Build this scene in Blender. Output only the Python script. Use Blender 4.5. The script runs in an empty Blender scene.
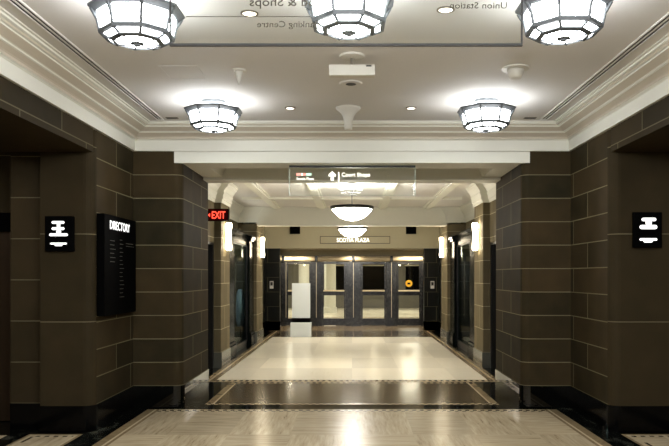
import bpy, bmesh, math, random
from mathutils import Vector, Matrix
random.seed(7)
PI = math.pi
S = bpy.context.scene
C = S.collection

# ------------------------------------------------------------------ camera, world, light, exposure
cam = bpy.data.objects.new('camera', bpy.data.cameras.new('camera')); C.objects.link(cam)
cam.location = (0, 0, 1.6); cam.rotation_euler = (PI/2, 0, 0)
cam.data.sensor_width = 36.0; cam.data.lens = 36*702/669
cam.data.shift_x = -(352-334.5)/669; cam.data.shift_y = (276-223)/669
cam.data.clip_start = 0.05; cam.data.clip_end = 100
S.camera = cam
w = bpy.data.worlds.new('world'); S.world = w; w.use_nodes = True
w.node_tree.nodes['Background'].inputs[0].default_value = (0.5, 0.45, 0.38, 1)
w.node_tree.nodes['Background'].inputs[1].default_value = 0.0
S.view_settings.view_transform = 'Standard'; S.view_settings.look = 'None'
S.view_settings.exposure = 0.27; S.view_settings.gamma = 1.0; S.view_settings.use_curve_mapping = False
LAMP = 24.0          # opal glass of the octagonal ceiling lamps
SCONCE = 30.0       # wall sconces
BOWL = 44.0          # pendant bowls
def lamp_light(name, kind, energy, loc, col, **k):
    l = bpy.data.lights.new(name, kind); l.energy = energy; l.color = col
    for a, v in k.items(): setattr(l, a, v)
    o = bpy.data.objects.new(name, l); C.objects.link(o); o.location = loc; return o
# the ceiling lamps of the rows behind the viewer, out of frame
for x in (-1.44, 0.0, 1.42):
    for y in (1.95, -0.8): lamp_light('hall_lamp_light', 'POINT', 90, (x, y, 3.20), (0.97, 0.99, 1.0), shadow_soft_size=0.2)
# lobby lamps in the alcoves at both sides, out of frame
for x in (-4.0, 4.0): lamp_light('lobby_light', 'AREA', 15, (x, 5.6, 3.05), (1, 0.94, 0.82), size=0.4)
# unseen fill lights added in both dark shops, stronger where the coat stands
for x in (-3.2, 3.2): lamp_light('shop_fill_light', 'POINT', 20 if x < 0 else 4, (x*0.95, 15.2, 2.0), (0.9, 1.0, 1.0), shadow_soft_size=0.1)
# lamps of the hall beyond the glass doors
for x in (-2.6, 2.6):
    for y in (25.5, 31.0): lamp_light('outer_hall_light', 'AREA', 110, (x, y, 2.85), (1, 0.92, 0.78), size=0.8)
S.cycles.max_bounces = 8; S.cycles.diffuse_bounces = 4; S.cycles.glossy_bounces = 4
S.cycles.transparent_max_bounces = 12
S.cycles.sample_clamp_indirect = 4.0
S.cycles.use_denoising = True

# ------------------------------------------------------------------ materials
def srgb(r, g, b):
    f = lambda c: (c/255/12.92) if c <= 10 else (((c/255)+0.055)/1.055)**2.4
    return (f(r), f(g), f(b), 1)
MATS = {}
def base_mat(name):
    m = bpy.data.materials.new(name); m.use_nodes = True
    MATS[name] = m
    return m, m.node_tree.nodes, m.node_tree.links, m.node_tree.nodes['Principled BSDF']
def plain(name, col, rough=0.5, metal=0.0, spec=0.5, ior=1.5, noise=0.06, nscale=9.0):
    m, N, L, p = base_mat(name)
    p.inputs['Roughness'].default_value = rough; p.inputs['Metallic'].default_value = metal
    p.inputs['Specular IOR Level'].default_value = spec; p.inputs['IOR'].default_value = ior
    tc = N.new('ShaderNodeTexCoord'); nz = N.new('ShaderNodeTexNoise'); nz.inputs['Scale'].default_value = nscale
    nz.inputs['Detail'].default_value = 4
    L.new(tc.outputs['Object'], nz.inputs['Vector'])
    mp = N.new('ShaderNodeMapRange'); mp.inputs[3].default_value = 1-noise; mp.inputs[4].default_value = 1+noise
    L.new(nz.outputs['Fac'], mp.inputs[0])
    mx = N.new('ShaderNodeVectorMath'); mx.operation = 'SCALE'; mx.inputs[0].default_value = col[:3]
    L.new(mp.outputs[0], mx.inputs['Scale']); L.new(mx.outputs[0], p.inputs['Base Color'])
    return m
def emit(name, col, strength):
    m, N, L, p = base_mat(name)
    p.inputs['Base Color'].default_value = (col[0]*0.5, col[1]*0.5, col[2]*0.5, 1)
    p.inputs['Emission Color'].default_value = col; p.inputs['Emission Strength'].default_value = strength
    p.inputs['Roughness'].default_value = 0.3
    return m
def glass(name, tint=(1, 1, 1, 1), refl=0.06, rough=0.0):
    m, N, L, p = base_mat(name); N.remove(p)
    t = N.new('ShaderNodeBsdfTransparent'); t.inputs[0].default_value = tint
    g = N.new('ShaderNodeBsdfGlossy'); g.inputs['Roughness'].default_value = rough
    fr = N.new('ShaderNodeFresnel'); fr.inputs['IOR'].default_value = 1.5
    mu = N.new('ShaderNodeMath'); mu.operation = 'MULTIPLY'; mu.inputs[1].default_value = refl/0.04
    L.new(fr.outputs[0], mu.inputs[0]); mu.use_clamp = True
    mx = N.new('ShaderNodeMixShader'); L.new(mu.outputs[0], mx.inputs[0]); L.new(t.outputs[0], mx.inputs[1]); L.new(g.outputs[0], mx.inputs[2])
    L.new(mx.outputs[0], N['Material Output'].inputs[0])
    return m
def math_node(N, L, op, a, b=None, clamp=False):
    n = N.new('ShaderNodeMath'); n.operation = op; n.use_clamp = clamp
    for i, v in enumerate((a, b)):
        if v is None: continue
        if isinstance(v, (int, float)): n.inputs[i].default_value = v
        else: L.new(v, n.inputs[i])
    return n.outputs[0]
def mixc(N, L, fac, a, b):
    n = N.new('ShaderNodeMix'); n.data_type = 'RGBA'
    if isinstance(fac, (int, float)): n.inputs[0].default_value = fac
    else: L.new(fac, n.inputs[0])
    for i, v in ((6, a), (7, b)):
        if isinstance(v, tuple): n.inputs[i].default_value = v
        else: L.new(v, n.inputs[i])
    return n.outputs[2]
def stone(name, colA, colB, grout, z0, course, width, rough=0.45, gw=0.0105, joints_x=False, ior=1.25, xo=0.0):
    """coursed stone facing: level joints everywhere, staggered upright joints on faces looking along x"""
    m, N, L, p = base_mat(name)
    g = N.new('ShaderNodeNewGeometry'); s = N.new('ShaderNodeSeparateXYZ'); L.new(g.outputs['Position'], s.inputs[0])
    ns = N.new('ShaderNodeSeparateXYZ'); L.new(g.outputs['True Normal'], ns.inputs[0])
    isx = math_node(N, L, 'GREATER_THAN', math_node(N, L, 'ABSOLUTE', ns.outputs[0]), 0.9)
    v = math_node(N, L, 'DIVIDE', math_node(N, L, 'SUBTRACT', s.outputs[2], z0), course)
    row = math_node(N, L, 'FLOOR', v); fv = math_node(N, L, 'FRACT', v)
    dv = math_node(N, L, 'MINIMUM', fv, math_node(N, L, 'SUBTRACT', 1.0, fv))
    jv = math_node(N, L, 'LESS_THAN', dv, gw/2/course)
    stag = math_node(N, L, 'MULTIPLY', math_node(N, L, 'FLOORED_MODULO', row, 2.0), 0.42)
    uy = math_node(N, L, 'MULTIPLY', s.outputs[1], isx)
    ux = math_node(N, L, 'MULTIPLY', s.outputs[0], math_node(N, L, 'SUBTRACT', 1.0, isx))
    uu = math_node(N, L, 'ADD', math_node(N, L, 'DIVIDE', math_node(N, L, 'ADD', math_node(N, L, 'ADD', uy, ux), xo), width), stag)
    col = math_node(N, L, 'FLOOR', uu); fu = math_node(N, L, 'FRACT', uu)
    du = math_node(N, L, 'MINIMUM', fu, math_node(N, L, 'SUBTRACT', 1.0, fu))
    ju = math_node(N, L, 'LESS_THAN', du, gw*1.5/2/width)
    if not joints_x:
        ju = math_node(N, L, 'MULTIPLY', ju, isx); col = math_node(N, L, 'MULTIPLY', col, isx)
    j = math_node(N, L, 'MAXIMUM', jv, ju)
    cv = N.new('ShaderNodeCombineXYZ'); L.new(col, cv.inputs[0]); L.new(row, cv.inputs[1]); L.new(isx, cv.inputs[2])
    wn = N.new('ShaderNodeTexWhiteNoise'); wn.noise_dimensions = '3D'; L.new(cv.outputs[0], wn.inputs['Vector'])
    nz = N.new('ShaderNodeTexNoise'); nz.inputs['Scale'].default_value = 3.5; nz.inputs['Detail'].default_value = 6
    L.new(g.outputs['Position'], nz.inputs['Vector'])
    f = math_node(N, L, 'ADD', math_node(N, L, 'MULTIPLY', wn.outputs['Value'], 0.7), math_node(N, L, 'MULTIPLY', math_node(N, L, 'SUBTRACT', nz.outputs['Fac'], 0.35), 0.9), True)
    c = mixc(N, L, j, mixc(N, L, f, colA, colB), grout)
    L.new(c, p.inputs['Base Color'])
    p.inputs['Roughness'].default_value = rough; p.inputs['IOR'].default_value = ior
    bp = N.new('ShaderNodeBump'); bp.inputs['Strength'].default_value = 0.25; bp.inputs['Distance'].default_value = 0.004
    L.new(math_node(N, L, 'SUBTRACT', 1.0, j), bp.inputs['Height']); L.new(bp.outputs[0], p.inputs['Normal'])
    return m
def travertine(name, light, dark, vein, size, rough, contrast=1.0, ior=1.4):
    """square floor tiles whose grain turns a quarter from tile to tile"""
    m, N, L, p = base_mat(name)
    g = N.new('ShaderNodeNewGeometry'); s = N.new('ShaderNodeSeparateXYZ'); L.new(g.outputs['Position'], s.inputs[0])
    u = math_node(N, L, 'DIVIDE', s.outputs[0], size); v = math_node(N, L, 'DIVIDE', s.outputs[1], size*1.9)
    iu = math_node(N, L, 'FLOOR', u); iv = math_node(N, L, 'FLOOR', v)
    par = math_node(N, L, 'FLOORED_MODULO', math_node(N, L, 'ADD', iu, iv), 2.0)
    cv = N.new('ShaderNodeCombineXYZ'); L.new(iu, cv.inputs[0]); L.new(iv, cv.inputs[1])
    wn = N.new('ShaderNodeTexWhiteNoise'); L.new(cv.outputs[0], wn.inputs['Vector'])
    off = N.new('ShaderNodeVectorMath'); off.operation = 'SCALE'; off.inputs['Scale'].default_value = 17.0
    L.new(wn.outputs['Color'], off.inputs[0])
    add = N.new('ShaderNodeVectorMath'); L.new(g.outputs['Position'], add.inputs[0]); L.new(off.outputs[0], add.inputs[1])
    def grain(sx, sy):
        mp = N.new('ShaderNodeMapping'); mp.inputs['Scale'].default_value = (sx, sy, 1); L.new(add.outputs[0], mp.inputs[0])
        nz = N.new('ShaderNodeTexNoise'); nz.inputs['Scale'].default_value = 1.0; nz.inputs['Detail'].default_value = 5; nz.inputs['Roughness'].default_value = 0.65
        L.new(mp.outputs[0], nz.inputs['Vector']); return nz.outputs['Fac']
    gr = math_node(N, L, 'ADD', math_node(N, L, 'MULTIPLY', grain(2.5, 26), par), math_node(N, L, 'MULTIPLY', grain(26, 2.5), math_node(N, L, 'SUBTRACT', 1.0, par)))
    r1 = N.new('ShaderNodeMapRange'); r1.inputs[1].default_value = 0.35; r1.inputs[2].default_value = 0.68; L.new(gr, r1.inputs[0])
    c = mixc(N, L, math_node(N, L, 'MULTIPLY', r1.outputs[0], contrast, True), light, dark)
    r2 = N.new('ShaderNodeMapRange'); r2.inputs[1].default_value = 0.62; r2.inputs[2].default_value = 0.72; L.new(gr, r2.inputs[0])
    c = mixc(N, L, math_node(N, L, 'MULTIPLY', r2.outputs[0], 0.8*contrast, True), c, vein)
    tv = N.new('ShaderNodeMapRange'); tv.inputs[3].default_value = 0.86; tv.inputs[4].default_value = 1.08; L.new(wn.outputs['Value'], tv.inputs[0])
    sc = N.new('ShaderNodeVectorMath'); sc.operation = 'SCALE'; L.new(c, sc.inputs[0]); L.new(tv.outputs[0], sc.inputs['Scale'])
    L.new(sc.outputs[0], p.inputs['Base Color'])
    p.inputs['Roughness'].default_value = rough; p.inputs['IOR'].default_value = ior
    return m
def marble(name, base, vein, scale, rough, spec=0.5, ior=1.5, lo=0.60, hi=0.75):
    m, N, L, p = base_mat(name)
    g = N.new('ShaderNodeNewGeometry')
    nz = N.new('ShaderNodeTexNoise'); nz.inputs['Scale'].default_value = scale; nz.inputs['Detail'].default_value = 8; nz.inputs['Distortion'].default_value = 1.6
    L.new(g.outputs['Position'], nz.inputs['Vector'])
    r = N.new('ShaderNodeMapRange'); r.inputs[1].default_value = lo; r.inputs[2].default_value = hi; L.new(nz.outputs['Fac'], r.inputs[0])
    L.new(mixc(N, L, r.outputs[0], base, vein), p.inputs['Base Color'])
    p.inputs['Roughness'].default_value = rough; p.inputs['Specular IOR Level'].default_value = spec; p.inputs['IOR'].default_value = ior
    return m
def mosaic(name, a, b, size):
    m, N, L, p = base_mat(name)
    g = N.new('ShaderNodeNewGeometry'); ck = N.new('ShaderNodeTexChecker'); ck.inputs['Scale'].default_value = 1/size
    ck.inputs['Color1'].default_value = a; ck.inputs['Color2'].default_value = b
    mp = N.new('ShaderNodeMapping'); mp.inputs['Location'].default_value = (0.003, 0.003, 0.5*size); mp.inputs['Scale'].default_value = (1, 0.2, 1)
    L.new(g.outputs['Position'], mp.inputs[0]); L.new(mp.outputs[0], ck.inputs['Vector']); L.new(ck.outputs['Color'], p.inputs['Base Color'])
    p.inputs['Roughness'].default_value = 0.25
    return m

wall_stone = stone('brown_coursed_stone', srgb(40, 37, 26), srgb(68, 56, 38), srgb(112, 106, 82), 0.27, 0.284, 1.2, rough=0.6, ior=1.1)
slab_stone = stone('brown_slab_stone', srgb(44, 38, 26), srgb(58, 49, 34), srgb(96, 90, 70), 0.23, 0.9, 1.4, rough=0.6, ior=1.1)
recess_stone = stone('brown_recess_stone', srgb(44, 38, 26), srgb(60, 50, 35), srgb(96, 90, 70), 0.27, 0.43, 0.5, rough=0.6, ior=1.1)
hall_stone = stone('tan_corridor_stone', srgb(88, 80, 62), srgb(110, 100, 78), srgb(160, 152, 126), 0.27, 0.40, 0.86, rough=0.6, ior=1.08)
black_stone = stone('black_coursed_stone', srgb(9, 10, 8), srgb(22, 21, 15), srgb(80, 76, 56), 0.27, 0.43, 0.62, rough=0.3, joints_x=True, ior=1.2)
dull_base = marble('honed_black_base', srgb(5, 5, 5), srgb(12, 12, 11), 3.0, 0.15, ior=1.22)
base_stone = marble('polished_black_base', srgb(7, 8, 7), srgb(18, 18, 16), 3.0, 0.03, spec=0.6)
black_marble = marble('black_marble_floor', srgb(12, 14, 12), srgb(96, 98, 86), 3.2, 0.08, lo=0.58, hi=0.78)
black_column = marble('polished_black_marble', srgb(10, 13, 12), srgb(44, 48, 44), 4.0, 0.25, ior=1.12)
brown_marble = travertine('brown_marble_floor', srgb(96, 80, 56), srgb(74, 62, 42), srgb(60, 50, 34), 0.9, 0.16, 0.8, ior=1.4)
trav_front = travertine('travertine_floor', srgb(200, 185, 156), srgb(164, 146, 116), srgb(112, 95, 72), 0.62, 0.24, 0.9, ior=1.3)
trav_hall = travertine('cream_travertine_floor', srgb(246, 238, 216), srgb(238, 228, 202), srgb(228, 216, 188), 0.8, 0.22, 0.5, ior=1.3)
tan_stone = marble('tan_border_stone', srgb(144, 126, 96), srgb(128, 110, 82), 6.0, 0.2, ior=1.35, lo=0.4, hi=0.7)
cream_strip = plain('cream_floor_strip', srgb(206, 188, 154), 0.2)
mosaic_mat = mosaic('chequered_mosaic', srgb(88, 74, 52), srgb(190, 174, 142), 0.045)
plaster = plain('warm_white_ceiling_plaster', srgb(216, 213, 209), 0.8, noise=0.025, nscale=40)
cream = plain('cream_moulding_paint', srgb(224, 223, 212), 0.6, noise=0.02)
taupe = plain('shaded_cream_moulding', srgb(190, 180, 163), 0.7, noise=0.02)  # darker cream for some crown steps, their shade put into the colour
beige = plain('beige_wall_paint', srgb(172, 163, 134), 0.7, noise=0.03)
iron = plain('grey_lamp_metal', srgb(84, 87, 90), 0.5, 0.35)
black_metal = plain('black_metal', srgb(14, 14, 14), 0.35, 0.3)
matte_black = plain('matte_black_panel', srgb(6, 6, 6), 0.5, ior=1.04)
bronze = plain('bronze_door_metal', srgb(58, 44, 30), 0.4, 0.5)
bronze_dark = plain('dark_bronze_door_metal', srgb(20, 18, 14), 0.4, 0.4)
steel = plain('brushed_nickel', srgb(206, 194, 166), 0.35, 0.6)
post_mat = marble('speckled_dark_steel', srgb(30, 31, 34), srgb(62, 62, 60), 9.0, 0.22, lo=0.45, hi=0.7)
brass = plain('satin_brass', srgb(224, 208, 172), 0.4, 0.15)
white_plastic = plain('white_plastic', srgb(204, 200, 190), 0.45, noise=0.02)
grey_board = plain('pale_grey_panel', srgb(216, 222, 222), 0.4, noise=0.02)
dark_gap = plain('dark_grille_metal', srgb(26, 25, 23), 0.6)
rim_dark = plain('grey_downlight_trim', srgb(120, 112, 100), 0.4, 0.5)
text_dark = plain('dark_vinyl_letters', srgb(70, 62, 52), 0.6)
list_grey = plain('grey_list_letters', srgb(74, 73, 66), 0.6)
coat_mat = plain('pale_blue_cloth', srgb(205, 220, 230), 0.9, noise=0.25, nscale=14)
sign_glass = glass('clear_sign_glass', (0.97, 0.985, 0.97, 1), 0.03)
door_glass = glass('clear_door_glass', (0.86, 0.88, 0.85, 1), 0.05)
shop_glass = glass('dark_shop_glass', (0.62, 0.70, 0.68, 1), 0.010)
edge_glass = plain('pale_glass_edge', srgb(190, 205, 190), 0.2)
opal = emit('lit_opal_glass', srgb(250, 253, 255), LAMP)
opal_sconce = emit('lit_sconce_glass', srgb(255, 238, 205), SCONCE)
opal_bowl = emit('lit_bowl_glass', srgb(255, 248, 236), BOWL)
glow_white = emit('white_lit_letters', srgb(255, 255, 252), 1.3)
glow_cream = emit('cream_lit_letters', srgb(255, 252, 236), 2.0)
glow_red = emit('red_lit_letters', srgb(255, 70, 50), 2.2)
red_face = plain('dark_red_sign_face', srgb(70, 6, 6), 0.5, ior=1.1)
pot_glow = emit('lit_downlight', srgb(255, 244, 225), 5.0)
pot_dim = emit('dim_downlight', srgb(235, 222, 190), 0.9)
logo_red = emit('lit_red_logo', srgb(240, 150, 130), 1.1)
logo_green = emit('lit_green_logo', srgb(180, 225, 195), 1.1)
logo_white = emit('lit_pale_logo', srgb(235, 235, 220), 1.3)
yellow = plain('yellow_sticker', srgb(228, 176, 40), 0.5)
green_dot = emit('green_indicator', srgb(60, 230, 150), 2.0)

# ------------------------------------------------------------------ mesh helpers
def obj(name, bm, mat, parent=None, bevel=0.0, smooth=False):
    bmesh.ops.recalc_face_normals(bm, faces=bm.faces)
    me = bpy.data.meshes.new(name); bm.to_mesh(me); bm.free()
    for m in (mat if isinstance(mat, (list, tuple)) else [mat]): me.materials.append(m)
    if smooth:
        for f in me.polygons: f.use_smooth = True
    o = bpy.data.objects.new(name, me); C.objects.link(o)
    if parent: o.parent = parent
    if bevel:
        b = o.modifiers.new('bevel', 'BEVEL'); b.width = bevel; b.segments = 2; b.limit_method = 'ANGLE'; b.angle_limit = 0.6
    return o
def tag(o, label, cat, group=None, kind=None):
    o['label'] = label; o['category'] = cat
    if group: o['group'] = group
    if kind: o['kind'] = kind
    return o
def struct(name, bm, mat, label, cat, **k):
    return tag(obj(name, bm, mat, **k), label, cat, kind='structure')
def empty(name, label, cat, loc=(0, 0, 0), rz=0.0, group=None, kind=None):
    o = bpy.data.objects.new(name, None); C.objects.link(o); o.empty_display_size = 0.1
    o.location = loc; o.rotation_euler = (0, 0, rz)
    return tag(o, label, cat, group, kind)
def box(bm, x0, x1, y0, y1, z0, z1, mi=0):
    if x0 > x1: x0, x1 = x1, x0
    if y0 > y1: y0, y1 = y1, y0
    v = [bm.verts.new((x, y, z)) for z in (z0, z1) for x, y in ((x0, y0), (x1, y0), (x1, y1), (x0, y1))]
    for q in ((3, 2, 1, 0), (4, 5, 6, 7), (0, 1, 5, 4), (1, 2, 6, 5), (2, 3, 7, 6), (3, 0, 4, 7)):
        bm.faces.new([v[i] for i in q]).material_index = mi
    return bm
def B(*boxes):
    bm = bmesh.new()
    for b in boxes: box(bm, *b)
    return bm
def plan(bm, pts, z0, z1, second=()):
    """upright prism on a plan outline"""
    a = [bm.verts.new((x, y, z0)) for x, y in pts]; b = [bm.verts.new((x, y, z1)) for x, y in pts]
    n = len(pts)
    bm.faces.new(a[::-1]); bm.faces.new(b)
    for i in range(n): bm.faces.new((a[i], a[(i+1) % n], b[(i+1) % n], b[i])).material_index = int(i in second)
    return bm
def loft(bm, rings, closed=True, caps=True):
    R = [[bm.verts.new(p) for p in r] for r in rings]
    for a, b in zip(R, R[1:]):
        n = len(a)
        for i in range(n if closed else n-1): bm.faces.new((a[i], a[(i+1) % n], b[(i+1) % n], b[i]))
    if caps: bm.faces.new(R[0][::-1]); bm.faces.new(R[-1])
    return bm
def lathe(bm, prof, n=24, c=(0, 0, 0), rot=0.0, caps=True, closed_prof=False):
    rings = []
    for r, z in prof:
        rings.append([(c[0]+max(r, 1e-4)*math.cos(rot+2*PI*i/n), c[1]+max(r, 1e-4)*math.sin(rot+2*PI*i/n), c[2]+z) for i in range(n)])
    if closed_prof: rings.append(rings[0]); R = rings; 
    if closed_prof:
        V = [[bm.verts.new(p) for p in r] for r in rings[:-1]]; V.append(V[0])
        for a, b in zip(V, V[1:]):
            for i in range(n): bm.faces.new((a[i], a[(i+1) % n], b[(i+1) % n], b[i]))
    else: loft(bm, rings, True, caps)
    return bm
def bar(bm, p, q, r, n=6):
    p, q = Vector(p), Vector(q); d = (q-p).normalized()
    u = d.orthogonal().normalized(); v = d.cross(u)
    loft(bm, [[tuple(c+u*r*math.cos(2*PI*i/n)+v*r*math.sin(2*PI*i/n)) for i in range(n)] for c in (p, q)])
    return bm
def disc(bm, c, r, axis, t, n=24):
    """thick disc whose axis runs along 'y' or 'x'"""
    rings = []
    for k in (-t/2, t/2):
        ring = []
        for i in range(n):
            a = 2*PI*i/n
            ring.append((c[0]+r*math.cos(a), c[1]+k, c[2]+r*math.sin(a)) if axis == 'y' else (c[0]+k, c[1]+r*math.cos(a), c[2]+r*math.sin(a)))
        rings.append(ring)
    return loft(bm, rings)
def text(name, s, height, mat, parent, loc, rot, width=None, bold=0.0, align='CENTER', depth=0.002):
    cu = bpy.data.curves.new(name, 'FONT'); cu.body = s; cu.align_x = align; cu.offset = bold; cu.extrude = depth/height if False else 0.0
    cu.size = 1.0; cu.resolution_u = 3
    t = bpy.data.objects.new(name+'_source', cu); C.objects.link(t)
    dg = bpy.context.evaluated_depsgraph_get(); me = bpy.data.meshes.new_from_object(t.evaluated_get(dg))
    C.objects.unlink(t); bpy.data.objects.remove(t)
    xs = [v.co.x for v in me.vertices]; wd = max(xs)-min(xs)
    sy = height/0.70; sx = (width/wd) if width else sy
    bm = bmesh.new(); bm.from_mesh(me); bpy.data.meshes.remove(me)
    for v in bm.verts: v.co = Vector((v.co.x*sx, v.co.y*sy, 0))
    ex = bmesh.ops.extrude_face_region(bm, geom=list(bm.faces))
    for v in [e for e in ex['geom'] if isinstance(e, bmesh.types.BMVert)]: v.co.z += depth
    M = Matrix.Translation(loc) @ (Matrix.Rotation(rot[2], 4, 'Z') @ Matrix.Rotation(rot[0], 4, 'X'))
    bm.transform(M)
    return obj(name, bm, mat, parent)
def words(name, s, height, mat, parent, loc, rot, width, **k):
    """one mesh per word of a line, spaced as in the line"""
    line = text(name, s, height, mat, None, (0, 0, 0), (0, 0, 0), width, **k); me = line.data
    bm = bmesh.new(); bm.from_mesh(me); bpy.data.objects.remove(line); bpy.data.meshes.remove(me)
    seen, isl = set(), []
    for v in bm.verts:
        if v in seen: continue
        st, got = [v], []
        seen.add(v)
        while st:
            q = st.pop(); got.append(q)
            for e in q.link_edges:
                n = e.other_vert(q)
                if n not in seen: seen.add(n); st.append(n)
        isl.append((min(q.co.x for q in got), max(q.co.x for q in got)))
    isl.sort(); spans = [list(isl[0])]; gaps = []
    for a, b in isl[1:]:
        if a-spans[-1][1] > 0: gaps.append(a-spans[-1][1])
        if a-spans[-1][1] > 0.16*width/len(s)*2: spans.append([a, b])
        else: spans[-1][1] = max(spans[-1][1], b)
    M = Matrix.Translation(loc) @ (Matrix.Rotation(rot[2], 4, 'Z') @ Matrix.Rotation(rot[0], 4, 'X'))
    for a, b in spans:
        c = bm.copy(); bmesh.ops.delete(c, geom=[v for v in c.verts if not a-1e-6 <= v.co.x <= b+1e-6], context='VERTS')
        c.transform(M); obj(name, c, mat, parent)
    bm.free()
FRONT = (PI/2, 0, 0)
def dup(o, loc, label=None):
    c = o.copy(); C.objects.link(c); c.location = loc
    if label: c['label'] = label
    for ch in list(o.children):
        d = ch.copy(); C.objects.link(d); d.parent = c
        for g in ch.children:
            e = g.copy(); C.objects.link(e); e.parent = d
    return c
def arc(cx, cy, r, a0, a1, n=6):
    return [(cx+r*math.cos(a0+(a1-a0)*i/n), cy+r*math.sin(a0+(a1-a0)*i/n)) for i in range(n+1)]

W, CEIL, YB = 2.65, 3.42, 8.505       # half width, ceiling and back plane of the front hall
J = 2.06                             # half width of the archway
side = {-1: 'left', 1: 'right'}

# ------------------------------------------------------------------ floor
FZ = [0.0]
fb = bmesh.new(); FM = [black_marble, trav_front, brown_marble, trav_hall, tan_stone, cream_strip, mosaic_mat]
def fl(x0, x1, y0, y1, mi, lvl):
    z = lvl*0.0008
    v = [fb.verts.new(p) for p in ((x0, y0, z), (x1, y0, z), (x1, y1, z), (x0, y1, z))]
    fb.faces.new(v).material_index = mi
box(fb, -5.0, 5.0, -2.6, 40.0, -0.2, 0.0, 0)
# front hall field with its stone border
fl(-2.45, 2.45, -3.24, 8.417, 4, 1); fl(-2.36, 2.36, -3.24, 8.411, 5, 2); fl(-2.335, 2.335, -3.24, 8.404, 4, 3)
fl(-2.30, 2.30, -3.24, 8.397, 1, 4); fl(-2.30, 2.30, 8.27, 8.375, 6, 5)
# brown panel in the archway
fl(-1.83, 1.83, 8.721, 10.53, 4, 1); fl(-1.745, 1.745, 8.721, 10.449, 5, 2); fl(-1.72, 1.72, 8.721, 10.449, 2, 3)
fl(-1.83, 1.83, 8.721, 8.80, 6, 4); fl(-1.83, 1.83, 10.45, 10.53, 6, 4)
# corridor field with border bands
fl(-2.27, 2.27, 10.584, 20.385, 4, 1); fl(-2.20, 2.20, 10.611, 20.385, 5, 2); fl(-2.16, 2.16, 10.638, 20.385, 4, 3); fl(-2.08, 2.08, 10.638, 18.36, 3, 4)
fl(-2.08, 2.08, 10.638, 10.80, 6, 5)
fl(-2.08, 2.08, 18.495, 20.318, 2, 4); fl(-2.4, 2.4, 20.385, 22.41, 4, 1)
fl(-4.6, 4.6, 22.95, 36.45, 3, 1)
for s in (-1, 1):
    fl(s*2.72, s*3.26, 2.7, 7.101, 4, 1); fl(s*2.75, s*3.23, 2.7, 7.061, 1, 2); fl(s*3.46, s*4.3, 2.7, 7.047, 1, 1)
    fl(s*2.78, s*3.20, 6.98, 7.02, 6, 3)
    fl(s*2.80, s*2.83, 2.7, 6.98, 6, 3) if s > 0 else fl(-3.19, -3.16, 2.7, 7.02, 6, 3)
struct('floor', fb, FM, 'polished stone floor with travertine fields, brown panel and black marble borders', 'floor')

# ------------------------------------------------------------------ walls of the front hall
def mx(pts, s): return [(s*x, y) for x, y in pts]       # outlines are drawn for the right side (+x)
R_ = 0.10
side_pts = [(W, YB+0.05), (W, 7.182+R_)] + arc(W+R_, 7.182+R_, R_, PI, 1.5*PI)[1:] + [(W+0.12, 7.182), (W+0.12, 7.6), (W+0.2, 7.6), (W+0.2, YB+0.05)]
rec_pts = [(W+0.12, 7.182), (3.19, 7.182), (3.19, 7.34), (3.57, 7.34), (3.57, 7.75), (4.7, 7.75), (4.7, 8.0), (W+0.12, 8.0)]
rec_pts_r = [(W+0.12, 7.182), (3.75, 7.182), (3.75, 7.75), (4.7, 7.75), (4.7, 8.0), (W+0.12, 8.0)]
pier_pts = [(W+0.2, YB), (2.16, YB)] + arc(2.16, YB+0.10, 0.10, 1.5*PI, PI)[1:] + [(J, 10.044), (W+0.2, 10.044)]
for s in (-1, 1):
    n = side[s]
    struct('wall_'+n, plan(bmesh.new(), mx(side_pts, s), 0.02, CEIL, range(1, 8)), [wall_stone, slab_stone], f'{n} brown stone side wall of the hall beside the dark alcove', 'wall')
    struct(f'wall_{n}_alcove', plan(bmesh.new(), mx(rec_pts if s < 0 else rec_pts_r, s), 0.02, CEIL, range(1, 4) if s < 0 else ()), [slab_stone, recess_stone], f'brown stone slab wall in the {n} alcove behind the lit sign', 'wall')
    struct(f'wall_{n}_pier', plan(bmesh.new(), mx(pier_pts, s), 0.02, 3.11), wall_stone, f'{n} brown stone pier of the archway', 'wall')
    # lintel over the alcove, wall on the near side, closing walls
    struct(f'wall_{n}_lintel', B((s*W, s*3.6, 3.105, 7.189, 2.87, CEIL)), slab_stone, f'brown stone lintel over the {n} alcove opening', 'wall')
    struct(f'wall_{n}_near', B((s*W, s*4.7, -2.6, 3.105, 0.0, CEIL)), wall_stone, f'near stretch of {n} stone wall beside the viewer', 'wall')
    struct(f'wall_{n}_lobby', B((s*4.6, s*4.75, 3.105, 7.83, 0, CEIL)), slab_stone, f'far stone wall inside the {n} alcove', 'wall')
    struct(f'ceiling_{n}_lobby', B((s*3.6, s*4.6, 3.105, 7.83, 3.10, 3.2)), plaster, f'pale ceiling inside the {n} alcove', 'ceiling')
    # polished black baseboards
    o = 0.012
    bp = [(W-o, YB+0.02), (W-o, 7.182+R_)] + arc(W+R_, 7.182+R_, R_+o, PI, 1.5*PI)[1:] + ([(3.19+o, 7.182-o), (3.19+o, 7.34-o), (3.57, 7.34-o), (3.57, 7.5)] if s < 0 else [(3.75, 7.182-o), (3.75, 7.5)]) + [(W+0.2, 7.5), (W+0.2, YB+0.02)]
    struct('baseboard_'+n, plan(bmesh.new(), mx(bp, s), 0.0, 0.27), dull_base, f'polished black stone base along the {n} side wall and alcove', 'baseboard')
    pp = [(W+0.1, YB-o), (2.16, YB-o)] + arc(2.16, YB+0.10, 0.10+o, 1.5*PI, PI)[1:] + [(J-o, 10.044), (W+0.1, 10.044)]
    struct(f'baseboard_{n}_pier', plan(bmesh.new(), mx(pp, s), 0.0, 0.27), base_stone, f'polished black stone base of the {n} archway pier', 'baseboard')
struct('wall_behind', B((-2.65, 2.65, -2.75, -2.6, 0, CEIL)), wall_stone, 'brown stone wall closing the hall behind the viewer', 'wall')
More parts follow.
